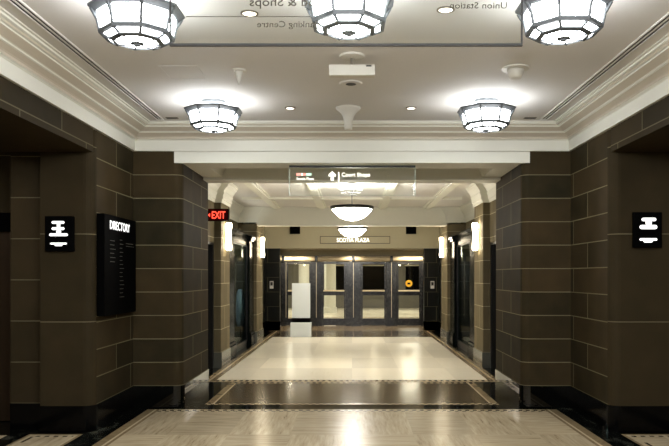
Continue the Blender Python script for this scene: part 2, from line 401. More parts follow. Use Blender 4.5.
struct('ceiling', B((-W-0.2, W+0.2, -2.6, YB+0.2, CEIL, CEIL+0.15)), plaster, 'warm white plaster ceiling of the front hall', 'ceiling')
# white beam over the archway with its hollow soffit
hb = bmesh.new()
box(hb, -2.85, 2.85, YB, 8.937, 3.11, CEIL+.1); box(hb, -2.155, 2.155, YB, 8.937, 2.97, 3.115)
box(hb, -2.85, 2.85, 9.72, 10.044, 2.93, CEIL+.1)
for s in (-1, 1):
    v0 = [(s*2.2, 8.937, 2.97), (s*1.80, 8.937, 2.97), (s*1.66, 8.937, 3.30), (s*2.2, 8.937, 3.30)]
    loft(hb, [v0, [(x, 9.72, z) for x, y, z in v0]])
box(hb, -2.2, 2.2, 8.937, 9.72, 3.30, CEIL)
struct('wall_archway_beam', hb, cream, 'white painted beam across the top of the archway', 'beam')
# crown moulding swept round three sides
def crown_ring(px, py, sx, sy, prof): return [(px+sx*p, py+sy*p, z) for p, z in prof]
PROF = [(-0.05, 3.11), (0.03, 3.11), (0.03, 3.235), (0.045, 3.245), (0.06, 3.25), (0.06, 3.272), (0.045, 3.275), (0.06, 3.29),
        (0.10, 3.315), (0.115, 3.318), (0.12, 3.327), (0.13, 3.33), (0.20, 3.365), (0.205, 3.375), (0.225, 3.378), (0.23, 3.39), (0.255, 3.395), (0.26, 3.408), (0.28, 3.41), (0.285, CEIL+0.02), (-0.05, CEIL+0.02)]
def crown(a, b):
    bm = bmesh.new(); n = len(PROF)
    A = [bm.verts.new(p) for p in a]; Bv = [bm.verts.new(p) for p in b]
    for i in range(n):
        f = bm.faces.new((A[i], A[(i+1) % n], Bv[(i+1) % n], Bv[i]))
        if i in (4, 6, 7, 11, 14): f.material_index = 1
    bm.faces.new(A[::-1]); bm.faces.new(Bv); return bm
c0 = crown_ring(-W, -2.6, 1, 0, PROF); c1 = crown_ring(-W, YB, 1, -1, PROF); c2 = crown_ring(W, YB, -1, -1, PROF); c3 = crown_ring(W, -2.6, -1, 0, PROF)
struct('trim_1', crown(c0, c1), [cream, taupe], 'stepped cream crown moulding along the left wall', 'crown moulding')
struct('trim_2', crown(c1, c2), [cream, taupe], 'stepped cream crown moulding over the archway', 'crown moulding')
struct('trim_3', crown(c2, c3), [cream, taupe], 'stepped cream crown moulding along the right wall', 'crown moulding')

# ------------------------------------------------------------------ corridor beyond the archway
HC = 3.25
P1, P2, XP = (12.231, 13.095), (16.821, 17.955), 2.28
struct('ceiling_corridor', B((-4.0, 4.0, 9.99, 20.79, HC, HC+0.15)), plaster, 'cream coffered ceiling of the corridor', 'ceiling')
rb = bmesh.new()
for x in (-1.8, -0.72, 0.72, 1.8): box(rb, x-0.07, x+0.07, 10.044, 16.821, HC-0.05, HC); box(rb, x-0.11, x+0.11, 10.044, 16.821, HC-0.02, HC)
for y in (12.015, 14.715): box(rb, -2.3, 2.3, y-0.07, y+0.07, HC-0.048, HC); box(rb, -2.3, 2.3, y-0.11, y+0.11, HC-0.019, HC)
struct('ceiling_corridor_ribs', rb, cream, 'cream ribs dividing the corridor ceiling into coffers', 'ceiling')
struct('wall_corridor_beam', B((-2.6, 2.6, P2[0]+0.02, P2[0]+0.36, 2.81, HC), (-2.6, 2.6, P2[0], P2[0]+0.02, 2.85, HC)), cream, 'deep cream cross beam between the far pilasters', 'beam')
CP = [(-0.5, 2.88), (0.015, 2.88), (0.02, 2.93), (0.035, 2.94), (0.04, 3.0), (0.06, 3.05), (0.05, 3.07), (0.09, 3.14), (0.12, 3.17), (0.13, 3.20), (0.15, 3.21), (0.15, HC), (-0.5, HC)]
def cornice(s, xw, y0, y1):
    return loft(bmesh.new(), [[(s*(xw-p), y, z) for p, z in CP] for y in (y0, y1)])
for s in (-1, 1):
    n = side[s]
    # bay with the first door
    struct(f'wall_{n}_first_bay', B((s*2.40, s*2.9, 10.044, 10.287, 0.02, HC), (s*2.40, s*2.9, 10.287, P1[0], 2.18, HC), (s*2.62, s*2.9, 10.287, P1[0], 0.02, 2.2)), hall_stone, f'tan stone wall over the {n} service door', 'wall')
    for k, (a, b) in enumerate((P1, P2)):
        w_ = ('near', 'far')[k]
        struct(f'wall_{n}_{w_}_pilaster', B((s*XP, s*3.0, a, b, 0.02, HC)), hall_stone, f'{w_} tan stone pilaster with a sconce on the {n} side', 'pilaster', bevel=0.012)
        struct(f'baseboard_{n}_{w_}_pilaster', B((s*(XP-0.015), s*2.9, a-0.015, b+0.015, 0, 0.27)), plain(f'grey_base_{n}{k}', srgb(92, 92, 84), 0.15), f'polished grey base of the {w_} {n} pilaster', 'baseboard')
        struct(f'trim_{4+k+(0 if s < 0 else 4)}', cornice(s, XP, a-0.03, b+0.03), cream, f'cream cornice block on top of the {w_} {n} pilaster', 'cornice')
    struct(f'trim_{6 if s < 0 else 10}', cornice(s, 2.40, 10.044, P1[0]-0.03), cream, f'cream cornice over the {n} service door', 'cornice')
    struct(f'trim_{7 if s < 0 else 11}', cornice(s, 2.73, P1[1]+0.03, P2[0]-0.03), cream, f'cream cornice over the {n} black shopfront', 'cornice')
    struct(f'wall_{n}_shopfront', B((s*2.73, s*2.9, P1[1], P2[0], 2.56, HC)), hall_stone, f'tan stone wall above the {n} black shopfront', 'wall')
    struct(f'wall_{n}_shop', B((s*3.9, s*4.0, 12.15, 18.09, 0, HC), (s*2.4, s*4.0, 17.955, 18.09, 0, HC), (s*3.0, s*4.0, 12.15, 12.285, 0, HC), (s*3.0, s*4.0, 12.285, 17.955, 2.6, 2.7)), black_stone, f'dark walls inside the {n} shop', 'wall')
    # far black walls and the niche
    struct(f'wall_{n}_black', B((s*2.55, s*2.9, P2[1], 20.655, 0.0, 2.42), (s*2.12, s*2.9, 20.64, 20.817, 0.0, 2.41), (s*2.42, s*2.9, 20.817, 22.95, 0.0, HC)), black_stone, f'black stone wall on the {n} of the glass doors', 'wall')
    struct(f'baseboard_{n}_black', B((s*2.535, s*2.9, P2[1], 20.64, 0.0, 0.27), (s*2.105, s*2.9, 20.64, 20.83, 0.0, 0.27)), base_stone, f'polished black base below the {n} black wall', 'baseboard')
struct('wall_bulkhead', B((-2.9, 2.9, 20.655, 20.925, 2.41, HC), (-2.9, -2.56, 17.955, 20.655, 2.42, HC), (2.56, 2.9, 17.955, 20.655, 2.42, HC), (-2.5, 2.5, 20.925, 22.95, 2.42, 2.6)), beige, 'beige wall above the glass doors carrying the lit plaza sign', 'wall')
struct('wall_transom', B((-2.42, 2.42, 22.572, 22.748, 2.235, 2.42)), beige, 'beige strip of wall above the metal door header', 'wall')
# hall beyond the doors
ob = bmesh.new()
box(ob, -4.7, 4.7, 35.1, 35.37, 0, 3.3); box(ob, -4.8, -4.6, 22.95, 35.1, 0, 3.3); box(ob, 4.6, 4.8, 22.95, 35.1, 0, 3.3)
box(ob, -4.6, -2.42, 22.815, 22.95, 0, 3.3); box(ob, 2.42, 4.6, 22.815, 22.95, 0, 3.3)
outer_grey = plain('grey_outer_hall_paint', srgb(112, 108, 98), 0.7)
struct('wall_outer_hall', ob, outer_grey, 'beige walls of the hall seen through the glass doors', 'wall')
struct('ceiling_outer_hall', B((-4.6, 4.6, 22.748, 35.1, 2.9, 3.0)), plaster, 'pale ceiling of the hall beyond the doors', 'ceiling')

# ------------------------------------------------------------------ shopfronts of black marble
for s in (-1, 1):
    n = side[s]
    r = empty('shopfront', f'black marble shopfront with dark glass along the {n} side of the corridor', 'shopfront', (s*2.45, 14.958, 0), group=None)
    def loc_box(x0, x1, y0, y1, z0, z1): return (s*(x0-2.45), s*(x1-2.45), y0-14.958, y1-14.958, z0, z1)
    for a, b in ((P1[1]+0.016, 14.04), (16.146, P2[0]-0.016)):
        col = obj('column', B(loc_box(2.35, 2.43, a, b, 0.30, 2.40)), black_column, r, bevel=0.015)
        obj('plinth', B(loc_box(2.31, 2.43, a, b, 0, 0.24), loc_box(2.325, 2.43, a, b, 0.24, 0.30)), black_column, col, bevel=0.012)
        obj('capital', B(loc_box(2.32, 2.43, a, b, 2.40, 2.45), loc_box(2.30, 2.43, a, b, 2.45, 2.52)), black_column, col, bevel=0.01)
    obj('lintel', B(loc_box(2.33, 2.52, P1[1]+0.016, P2[0]-0.016, 2.52, 2.56), loc_box(2.40, 2.52, 14.04, 16.146, 2.30, 2.52)), black_column, r)
    gl = obj('glass_pane', B(loc_box(2.43, 2.44, 14.094, 16.092, 0.14, 2.28)), shop_glass, r)
    obj('glass_frame', B(loc_box(2.41, 2.46, 14.04, 14.094, 0.1, 2.3), loc_box(2.41, 2.46, 16.092, 16.146, 0.1, 2.3), loc_box(2.41, 2.46, 14.094, 16.092, 0, 0.14), loc_box(2.41, 2.46, 14.094, 16.092, 2.27, 2.3)), black_metal, r)
    # service door in the first bay
    d = empty('door_'+str(5 if s < 0 else 6), f'dark bronze service door beside the archway, {n} side', 'door', (s*2.5, 11.24, 0), kind='structure')
    obj('door_panel', B((s*0.04, s*0.08, -0.86, 0.92, 0.005, 2.14)), bronze_dark, d)
    obj('door_frame', B((s*-0.09, s*0.10, -0.93, -0.86, 0, 2.18), (s*-0.09, s*0.10, 0.92, 0.985, 0, 2.18), (s*-0.09, s*0.10, -0.86, 0.92, 2.14, 2.18)), bronze_dark, d)
    obj('door_handle', bar(bmesh.new(), (s*0.0, -0.5, 0.95), (s*0.0, -0.5, 1.25), 0.012), steel, d)

# ------------------------------------------------------------------ elevator in the left alcove
e = empty('elevator_door', 'brown metal elevator door at the far end of the left alcove', 'elevator door', (-4.08, 7.71, 0))
obj('door_leaf', B((-0.46, -0.005, 0, 0.03, 0.01, 2.2)), bronze, e); obj('door_leaf', B((0.005, 0.46, 0, 0.03, 0.01, 2.2)), bronze, e)
obj('door_frame', B((-0.51, -0.46, -0.03, 0.035, 0.01, 2.26), (0.46, 0.505, -0.03, 0.035, 0.01, 2.26), (-0.46, 0.46, -0.03, 0.035, 2.2, 2.26)), bronze_dark, e)
ip = empty('indicator_panel', 'small black indicator plate above the elevator door in the left alcove', 'indicator', (-3.83, 7.67, 2.19))
obj('face_plate', B((-0.10, 0.10, -0.015, 0.01, -0.10, 0.10)), matte_black, ip, bevel=0.004)

# ------------------------------------------------------------------ octagonal ceiling lamps
ROT = PI/8
def octo(r, k, z): a = ROT+2*PI*k/8; return (r*math.cos(a), r*math.sin(a), z)
def make_lamp(label):
    t = empty('ceiling_lamp', label, 'ceiling lamp', (0, 0, CEIL), group='octagonal ceiling lamps')
    obj('canopy', lathe(bmesh.new(), [(0.13, 0), (0.13, -0.03), (0.05, -0.05), (0.05, -0.13)], 16), iron, t)
    obj('glass_shade', lathe(bmesh.new(), [(0.252, -0.122), (0.247, -0.17), (0.226, -0.250)], 8, rot=ROT, caps=False), opal, t)
    obj('glass_dish', lathe(bmesh.new(), [(0.224, -0.264), (0.19, -0.283), (0.15, -0.296), (0.08, -0.306), (0.02, -0.309)], 8, rot=ROT, caps=False), opal, t)
    obj('top_ring', lathe(bmesh.new(), [(0.248, -0.134), (0.262, -0.134), (0.304, -0.108), (0.306, -0.094), (0.285, -0.092), (0.248, -0.120)], 8, rot=ROT, closed_prof=True), iron, t)
    bm = lathe(bmesh.new(), [(0.212, -0.244), (0.238, -0.244), (0.243, -0.254), (0.238, -0.272), (0.212, -0.272)], 8, rot=ROT, closed_prof=True)
    obj('bottom_ring', bm, iron, t)
    bm = lathe(bmesh.new(), [(0.140, -0.297), (0.170, -0.287), (0.176, -0.296), (0.144, -0.308)], 8, rot=ROT, closed_prof=True)
    for k in range(8): bar(bm, octo(0.228, k, -0.266), octo(0.158, k, -0.299), 0.010); bar(bm, octo(0.155, k, -0.300), octo(0.02, k, -0.313), 0.005)
    obj('dish_frame', bm, iron, t)
    for k in range(8):
        bm = bmesh.new(); bar(bm, octo(0.254, k, -0.135), octo(0.249, k, -0.17), 0.010); bar(bm, octo(0.249, k, -0.17), octo(0.231, k, -0.254), 0.011)
        obj('rib', bm, iron, t)
        bm = bmesh.new(); bar(bm, octo(0.285, k, -0.118), octo(0.250, k, -0.178), 0.011); obj('bracket', bm, iron, t)
    obj('finial', lathe(bmesh.new(), [(0.036, -0.306), (0.044, -0.312), (0.024, -0.318), (0.020, -0.326), (0.004, -0.332)], 12), iron, t)
    return t
lamp = make_lamp('octagonal metal and opal glass ceiling lamp, nearer one on the left')
lamp.location = (-1.395, 4.56, CEIL)
dup(lamp, (-0.02, 4.36, CEIL), 'octagonal opal glass ceiling lamp hanging in the middle of the near row')
dup(lamp, (1.345, 4.46, CEIL), 'octagonal metal and opal glass ceiling lamp, nearer one on the right')
dup(lamp, (-1.44, 7.30, CEIL), 'octagonal ceiling lamp over the left end of the archway, by the directory')
dup(lamp, (1.39, 7.27, CEIL), 'octagonal ceiling lamp over the right end of the archway')

# ------------------------------------------------------------------ things on the front ceiling
for s, y1 in ((-1, 8.13), (1, 8.13)):
    d = empty('slot_diffuser', f'long double-slot air diffuser in the ceiling along the {side[s]} wall', 'air diffuser', (s*2.225, 1.7, CEIL), group='ceiling air slots')
    L0, L1 = -1.2, y1-1.7
    obj('frame', B((-0.042, -0.030, L0, L1, -0.012, 0), (0.030, 0.042, L0, L1, -0.012, 0), (-0.006, 0.006, L0, L1, -0.010, 0), (-0.042, 0.042, L1, L1+0.012, -0.012, 0)), plaster, d)
    for q in (-0.018, 0.018): obj('slot', B((q-0.013, q+0.013, L0, L1, -0.002, 0)), dark_gap, d)
def downlight(x, y, r, label, mat, grp):
    t = empty('downlight', label, 'downlight', (x, y, CEIL), group=grp)
    obj('trim_ring', lathe(bmesh.new(), [(r, 0), (r, -0.006), (r*0.82, -0.010), (r*0.74, 0.0)], 24, caps=False), rim_dark, t)
    obj('lens', lathe(bmesh.new(), [(r*0.76, 0), (r*0.74, -0.004), (r*0.3, -0.005)], 24), mat, t)
downlight(-0.71, 4.86, 0.062, 'small round recessed downlight left of the middle lamp', pot_glow, 'recessed downlights')
downlight(0.64, 4.793, 0.062, 'small round recessed downlight right of the middle lamp', pot_glow, 'recessed downlights')
downlight(-0.67, 7.601, 0.058, 'small round recessed downlight right of the far left lamp', pot_glow, 'recessed downlights')
downlight(0.64, 7.601, 0.058, 'small round recessed downlight left of the far right lamp', pot_glow, 'recessed downlights')
t = empty('ceiling_vent', 'flat round vent in the ceiling just behind the white box', 'vent', (-0.01, 6.62, CEIL))
obj('rim', lathe(bmesh.new(), [(0.11, 0), (0.10, -0.010), (0.045, -0.012), (0.04, -0.004)], 24), plaster, t)
obj('opening', lathe(bmesh.new(), [(0.05, -0.013), (0.05, -0.011), (0.002, -0.014)], 16), dark_gap, t)
t = empty('motion_sensor', 'white rectangular box hanging from a round plate in the middle of the ceiling', 'sensor box', (0.0, 5.80, CEIL))
obj('ceiling_plate', lathe(bmesh.new(), [(0.105, 0), (0.10, -0.014), (0.03, -0.022)], 24), white_plastic, t)
obj('stem', bar(bmesh.new(), (0, 0, -0.02), (0, 0, -0.085), 0.012, 10), rim_dark, t)
bx_ = obj('housing', B((-0.19, 0.19, -0.03, 0.055, -0.170, -0.080)), white_plastic, t, bevel=0.006)
obj('label_slot', B((0.115, 0.16, -0.034, -0.029, -0.098, -0.088)), matte_black, bx_)
t = empty('pendant_speaker', 'white trumpet-shaped fixture flaring to the ceiling above the archway', 'ceiling fixture', (-0.04, 7.59, CEIL))
obj('horn', lathe(bmesh.new(), [(0.135, 0), (0.13, -0.02), (0.085, -0.055), (0.058, -0.10), (0.046, -0.16), (0.042, -0.235), (0.03, -0.238)], 28), white_plastic, t, smooth=True)
t = empty('smoke_detector', 'white domed detector on a round plate near the right lamps', 'detector', (1.43, 6.14, CEIL))
obj('plate', lathe(bmesh.new(), [(0.122, 0), (0.118, -0.012), (0.075, -0.018)], 28), white_plastic, t)
obj('dome', lathe(bmesh.new(), [(0.072, -0.016), (0.068, -0.05), (0.055, -0.085), (0.045, -0.095), (0.03, -0.10)], 24), white_plastic, t, smooth=True)
t = empty('sprinkler_head', 'small white teardrop fixture on the ceiling left of centre', 'sprinkler', (-1.0, 6.2, CEIL))
obj('escutcheon', lathe(bmesh.new(), [(0.065, 0), (0.06, -0.012), (0.03, -0.016)], 20), white_plastic, t)
obj('head', lathe(bmesh.new(), [(0.036, -0.014), (0.034, -0.045), (0.02, -0.085), (0.006, -0.130)], 16), white_plastic, t, smooth=True)
t = tag(obj('access_panel', B((-1.68, -1.34, 6.07, 6.082, CEIL-0.004, CEIL), (-1.68, -1.34, 6.46, 6.472, CEIL-0.004, CEIL), (-1.68, -1.668, 6.082, 6.46, CEIL-0.004, CEIL), (-1.352, -1.34, 6.082, 6.46, CEIL-0.004, CEIL), (-1.668, -1.352, 6.082, 6.46, CEIL-0.001, CEIL)), plaster), 'faint square access panel in the ceiling between the left lamps', 'access panel')
for s, x in ((-1, -2.07), (1, 2.05)):
    t = empty('ceiling_grille', f'tiny dark grille in the ceiling at the far end of the {side[s]} air slot', 'grille', (x, 8.08, CEIL), group='tiny ceiling grilles')
    obj('frame', B((-0.07, 0.07, -0.035, 0.035, -0.004, 0)), rim_dark, t); obj('mesh_insert', B((-0.06, 0.06, -0.027, 0.027, -0.006, -0.003)), dark_gap, t)

# hanging glass sign near the viewer, read from the other side
YS = 4.185
t = empty('glass_sign', 'large clear glass hanging sign seen from behind with mirrored dark lettering', 'hanging sign', (-0.035, YS, 2.97))
obj('glass_panel', B((-1.045, 1.045, -0.005, 0.005, 0.012, 0.40)), sign_glass, t)
obj('edge_rail', B((-1.05, 1.05, -0.010, 0.010, 0.0, 0.014), (-1.052, -1.043, -0.006, 0.006, 0.014, 0.40), (1.043, 1.052, -0.006, 0.006, 0.014, 0.40)), dark_gap, t)
for x in (-0.8, 0.8): obj('hanger_rod', bar(bmesh.new(), (x, 0, 0.40), (x, 0, 0.45), 0.008, 8), steel, t)
BACK = (PI/2, 0, PI)
obj('divider_line', B((-0.955, -0.215, 0.0052, 0.0065, 0.176, 0.181)), text_dark, t)
words('lettering', 'Food & Shops', 0.050, text_dark, t, (-0.335, 0.006, 0.243), BACK, width=0.48, bold=0.006)
words('lettering', 'Banking Centre', 0.037, text_dark, t, (-0.345, 0.006, 0.116), BACK, width=0.37, bold=0.002)
words('lettering', 'Union Station', 0.037, text_dark, t, (0.79, 0.006, 0.228), BACK, width=0.34, bold=0.002)

# glass sign under the archway beam
t = empty('wayfinding_sign', 'clear glass hanging sign under the archway beam with arrow and white words', 'hanging sign', (0.0, 8.72, 2.97))
obj('glass_panel', B((-0.775, 0.78, -0.005, 0.005, -0.365, -0.02)), sign_glass, t)
obj('top_rail', B((-0.78, 0.785, -0.015, 0.015, -0.024, 0.0)), black_metal, t)
obj('glass_edge', B((-0.782, -0.775, -0.006, 0.006, -0.365, -0.024), (0.78, 0.787, -0.006, 0.006, -0.365, -0.024), (-0.782, 0.787, -0.006, 0.006, -0.369, -0.365)), edge_glass, t)
lx = -0.69
for m_, a, b in ((logo_red, 0, 0.06), (logo_white, 0.06, 0.085), (logo_red, 0.085, 0.12), (logo_green, 0.12, 0.19)):
    obj('logo_patch', B((lx+a, lx+b-0.004, -0.008, -0.0055, -0.125, -0.092)), m_, t)
words('lettering', 'Scotia Plaza', 0.032, glow_cream, t, (lx, -0.0055, -0.178), FRONT, width=0.215, bold=0.0, align='LEFT')
bm = bmesh.new()
loft(bm, [[(-0.245+x, y, -0.125+z) for x, z in ((-0.018, -0.06), (0.018, -0.06), (0.018, 0), (0.045, -0.012), (0.045, 0.012), (0, 0.055), (-0.045, 0.012), (-0.045, -0.012), (-0.018, 0))] for y in (-0.008, -0.0055)])
obj('arrow', bm, glow_cream, t)
obj('divider_line', B((-0.171, -0.159, -0.008, -0.0055, -0.285, -0.08)), glow_cream, t)
words('lettering', 'Court Shops', 0.048, glow_cream, t, (-0.13, -0.0055, -0.135), FRONT, width=0.35, bold=0.003, align='LEFT')

# ------------------------------------------------------------------ directory and the two lit alcove signs
t = empty('directory_board', 'tall black wall directory board with lit white heading on the left wall', 'directory', (-W+0.006, 7.80, 1.715))
obj('board', B((0.0, 0.08, -0.53, 0.53, -0.535, 0.535)), matte_black, t, bevel=0.004)
text('heading', 'DIRECTORY', 0.092, glow_white, t, (0.0805, -0.04, 0.385), (PI/2, 0, PI/2), width=0.66, bold=0.006)
for n_, x0, z0, dz, lo, hi in ((6, -0.36, 0.26, 0.045, 0.12, 0.2), (15, -0.05, 0.28, 0.045, 0.08, 0.15), (2, 0.16, 0.25, 0.03, 0.26, 0.3)):
    bm = bmesh.new()
    for i in range(n_): box(bm, 0.080, 0.0815, x0, x0+random.uniform(lo, hi), z0-i*dz, z0+0.006-i*dz)
    obj('tenant_list', bm, list_grey, t)
def stad(bm, x0, x1, z, h, y0=-0.043, y1=-0.040):
    r = h/2; pts = arc(x1-r, z, r, -PI/2, PI/2, 5)+arc(x0+r, z, r, PI/2, 1.5*PI, 5)
    loft(bm, [[(x, y, zz) for x, zz in pts] for y in (y0, y1)])
def lit_sign(x, z, label, rows):
    t = empty('lit_sign', label, 'lit sign', (x, 7.182, z), group='lit black alcove signs')
    obj('sign_box', B((-0.145, 0.145, -0.04, 0.0, -0.18, 0.18)), matte_black, t, bevel=0.003)
    bm = bmesh.new(); b2 = bmesh.new()
    for x0, x1, zz, h in rows: stad(bm if zz > -0.05 else b2, x0, x1, zz, h*0.82)
    obj('lit_symbol', bm, glow_white, t); obj('lit_underline', b2, glow_white, t)
lit_sign(-2.98, 2.03, 'black square sign with glowing white symbols in the left alcove', [(-0.075, 0.055, 0.115, 0.034), (-0.022, 0.012, 0.085, 0.08), (-0.075, 0.055, 0.052, 0.034), (-0.028, 0.022, 0.02, 0.06), (-0.10, 0.09, -0.010, 0.034), (-0.09, 0.08, -0.100, 0.022), (-0.045, 0.035, -0.115, 0.026)])
lit_sign(3.01, 2.07, 'black square sign with glowing white symbols in the right alcove', [(-0.065, 0.085, 0.105, 0.042), (-0.025, 0.04, 0.07, 0.07), (-0.085, 0.095, 0.028, 0.052), (-0.085, 0.095, -0.098, 0.030), (-0.045, 0.05, -0.115, 0.036)])

# ------------------------------------------------------------------ sconces
def make_sconce():
    t = empty('wall_sconce', 'x', 'wall lamp', (0, 0, 2.305), group='glowing wall sconces')
    obj('back_plate', B((-0.02, 0.0, -0.03, 0.03, -0.12, 0.12), (-0.05, -0.02, -0.012, 0.012, -0.012, 0.012)), steel, t)
    bm = lathe(bmesh.new(), [(0.034, -0.245), (0.047, -0.24), (0.051, -0.17), (0.043, -0.08), (0.038, 0.0), (0.041, 0.08), (0.050, 0.17), (0.052, 0.225), (0.042, 0.245)], 20, c=(-0.075, 0, 0))
    obj('glass_shade', bm, opal_sconce, t, smooth=True)
    return t
sc0 = make_sconce()
sc0.location = (XP, 12.58, 2.305); sc0['label'] = 'tall glowing glass sconce on the near right pilaster'
dup(sc0, (XP, 17.31, 2.305), 'tall glowing glass sconce on the far right pilaster')
for y, w_ in ((12.58, 'near'), (17.31, 'far')):
    c = dup(sc0, (-XP, y, 2.305), f'tall glowing glass sconce on the {w_} left pilaster'); c.rotation_euler = (0, 0, PI)

# ------------------------------------------------------------------ pendant bowls
def make_pendant():
    t = empty('pendant_lamp', 'x', 'pendant lamp', (0, 0, HC), group='bowl pendant lamps')
    obj('canopy', lathe(bmesh.new(), [(0.07, 0), (0.065, -0.02), (0.015, -0.04)], 20), black_metal, t)
    obj('rod', bar(bmesh.new(), (0, 0, -0.03), (0, 0, -0.53), 0.008, 8), black_metal, t)
    obj('glass_bowl', lathe(bmesh.new(), [(0.358, -0.47), (0.33, -0.51), (0.28, -0.57), (0.20, -0.63), (0.10, -0.67), (0.02, -0.68)], 36, caps=False), opal_bowl, t, smooth=True)
    bm = lathe(bmesh.new(), [(0.350, -0.485), (0.382, -0.46), (0.382, -0.43), (0.350, -0.43)], 36, closed_prof=True)
    for k in range(3):
        a = 2*PI*k/3+0.4; bar(bm, (0, 0, -0.465), (0.36*math.cos(a), 0.36*math.sin(a), -0.455), 0.007)
    obj('rim', bm, black_metal, t)
    obj('finial', lathe(bmesh.new(), [(0.012, -0.677), (0.026, -0.69), (0.012, -0.705), (0.003, -0.72)], 12), steel, t)
    return t
pd = make_pendant(); pd.location = (0.0, 12.3, HC); pd['label'] = 'large glowing bowl pendant with black rim nearest the archway'
pd2 = dup(pd, (0.01, 17.62, HC), 'glowing bowl pendant hanging below the far cross beam')
for y in (12.3, 17.62):
    l = bpy.data.lights.new('pendant_bulb', 'POINT'); l.energy = 30; l.color = (1, 0.97, 0.92); l.shadow_soft_size = 0.08
    lo = bpy.data.objects.new('pendant_bulb', l); C.objects.link(lo); lo.location = (0, 0, -0.40); lo.parent = pd if y < 15 else pd2

# ------------------------------------------------------------------ exit sign, vents, far sign
t = empty('exit_sign', 'red lit EXIT sign sticking out above the left service door', 'exit sign', (-2.40, 11.20, 2.57))
obj('sign_box', B((0.08, 0.435, -0.03, 0.03, -0.095, 0.10)), matte_black, t, bevel=0.004)
obj('bracket', B((0.0, 0.08, -0.03, 0.03, -0.05, 0.05)), matte_black, t)
obj('sign_face', B((0.095, 0.42, -0.033, -0.029, -0.085, 0.09)), red_face, t)
text('lettering', 'EXIT', 0.115, glow_red, t, (0.275, -0.034, -0.055), FRONT, width=0.215, bold=0.015)
bm = bmesh.new(); loft(bm, [[(0.13+x, y, z) for x, z in ((-0.022, 0), (0.012, 0.03), (0.012, -0.03))] for y in (-0.036, -0.0335)])
obj('arrow', bm, glow_red, t)
for x, n in ((-1.675, 'left'), (1.735, 'right')):
    t = empty('wall_speaker', f'small black square speaker on the beige wall, {n} of the lit plaza sign', 'speaker', (x, 20.655, 2.945), group='black square wall speakers')
    obj('cabinet', B((-0.15, 0.15, -0.05, 0, -0.11, 0.11)), matte_black, t, bevel=0.006); obj('grille', B((-0.135, 0.135, -0.056, -0.05, -0.095, 0.095)), matte_black, t)
t = empty('plaza_sign', 'long framed sign with glowing letters on the beige wall above the doors', 'sign', (0.09, 20.655, 2.66))
obj('panel', B((-1.02, 1.02, -0.03, 0, -0.10, 0.10)), beige, t)
obj('frame', B((-1.03, 1.03, -0.036, -0.002, 0.095, 0.108), (-1.03, 1.03, -0.036, -0.002, -0.108, -0.095), (-1.03, -1.015, -0.036, -0.002, -0.095, 0.095), (1.015, 1.03, -0.036, -0.002, -0.095, 0.095)), bronze_dark, t)
words('lettering', 'SCOTIA PLAZA', 0.115, glow_cream, t, (-0.06, -0.031, -0.06), FRONT, width=0.96, bold=0.008)
for s, x in ((-1, -2.45), (1, 2.45)):
    t = empty('card_reader', f'small pale card reader on the black wall at the {side[s]} of the doors', 'card reader', (x*0.965, 20.655, 1.34), group='pale card readers')
    obj('plate', B((-0.055, 0.055, -0.02, 0, -0.11, 0.11)), white_plastic, t, bevel=0.004); obj('screen', B((-0.035, 0.035, -0.023, -0.019, -0.02, 0.08)), dark_gap, t)

# ------------------------------------------------------------------ the four glass doors
YD = 22.545
posts = [(-2.31, -2.10), (-1.32, -0.965), (-0.20, 0.29), (1.09, 1.44), (2.21, 2.41)]
for i, (a, b) in enumerate(posts):
    nm = ['far left', 'second from left', 'middle', 'fourth from left', 'far right'][i]
    t = empty('door_post', f'dark speckled metal post of the glass doors, {nm} of five', 'door post', ((a+b)/2, YD, 0), group='posts of the glass doors')
    h = (b-a)/2
    obj('post', B((-h, h, -0.06, 0.06, 0.0, 2.06)), post_mat, t, bevel=0.01)
    obj('seam_strip', B((-0.008, 0.008, -0.066, -0.06, 0.27, 2.04)) if h > 0.12 else B((h-0.02, h-0.008, -0.066, -0.06, 0.27, 2.04)), steel, t)
    obj('base_block', B((-h-0.004, h+0.004, -0.07, 0.06, 0.0, 0.24)), post_mat, t)
t = empty('door_header', 'rounded nickel header rail running above all the glass doors', 'door header', (0.05, YD, 2.15))
obj('rail', bar(bmesh.new(), (-2.42, -0.02, 0), (2.36, -0.02, 0), 0.088, 16), brass, t, smooth=False)
for a, b in posts:
    c_ = (a+b)/2-0.05
    obj('collar', B((c_-0.045, c_+0.045, -0.12, 0.08, -0.086, 0.10)), post_mat, t, bevel=0.012)
obj('top_strip', B((-2.42, 2.36, -0.02, 0.06, 0.075, 0.10)), post_mat, t)
for i in range(4):
    a, b = posts[i][1], posts[i+1][0]; cx = (a+b)/2; h = (b-a)/2-0.004
    nm = ['leftmost, behind the grey kiosk', 'second from the left', 'third from the left', 'rightmost, with a yellow sticker'][i]
    t = empty(f'door_{i+1}', f'framed glass door, {nm}', 'door', (cx, YD, 0), kind='structure')
    obj('door_frame', B((-h, -h+0.05, -0.03, 0.03, 0.02, 2.05), (h-0.05, h, -0.03, 0.03, 0.02, 2.05), (-h+0.05, h-0.05, -0.03, 0.03, 1.985, 2.05), (-h+0.05, h-0.05, -0.03, 0.03, 0.02, 0.235), (-h+0.05, h-0.05, -0.03, 0.03, 0.98, 1.10)), post_mat, t)
    obj('glass_pane', B((-h+0.05, h-0.05, -0.006, 0.006, 0.24, 1.98)), door_glass, t)
    obj('push_bar', B((-h+0.04, h-0.04, -0.075, -0.03, 1.10, 1.15)), brass, t, bevel=0.01)
    obj('kick_strip', B((-h+0.05, h-0.05, -0.034, 0.0, 0.235, 0.275)), steel, t)
    if i == 3:
        st = obj('sticker', disc(bmesh.new(), (0.0, -0.01, 1.36), 0.11, 'y', 0.003), yellow, t)
        obj('sticker_symbol', B((-0.045, 0.045, -0.014, -0.0115, 1.33, 1.39)), matte_black, st)
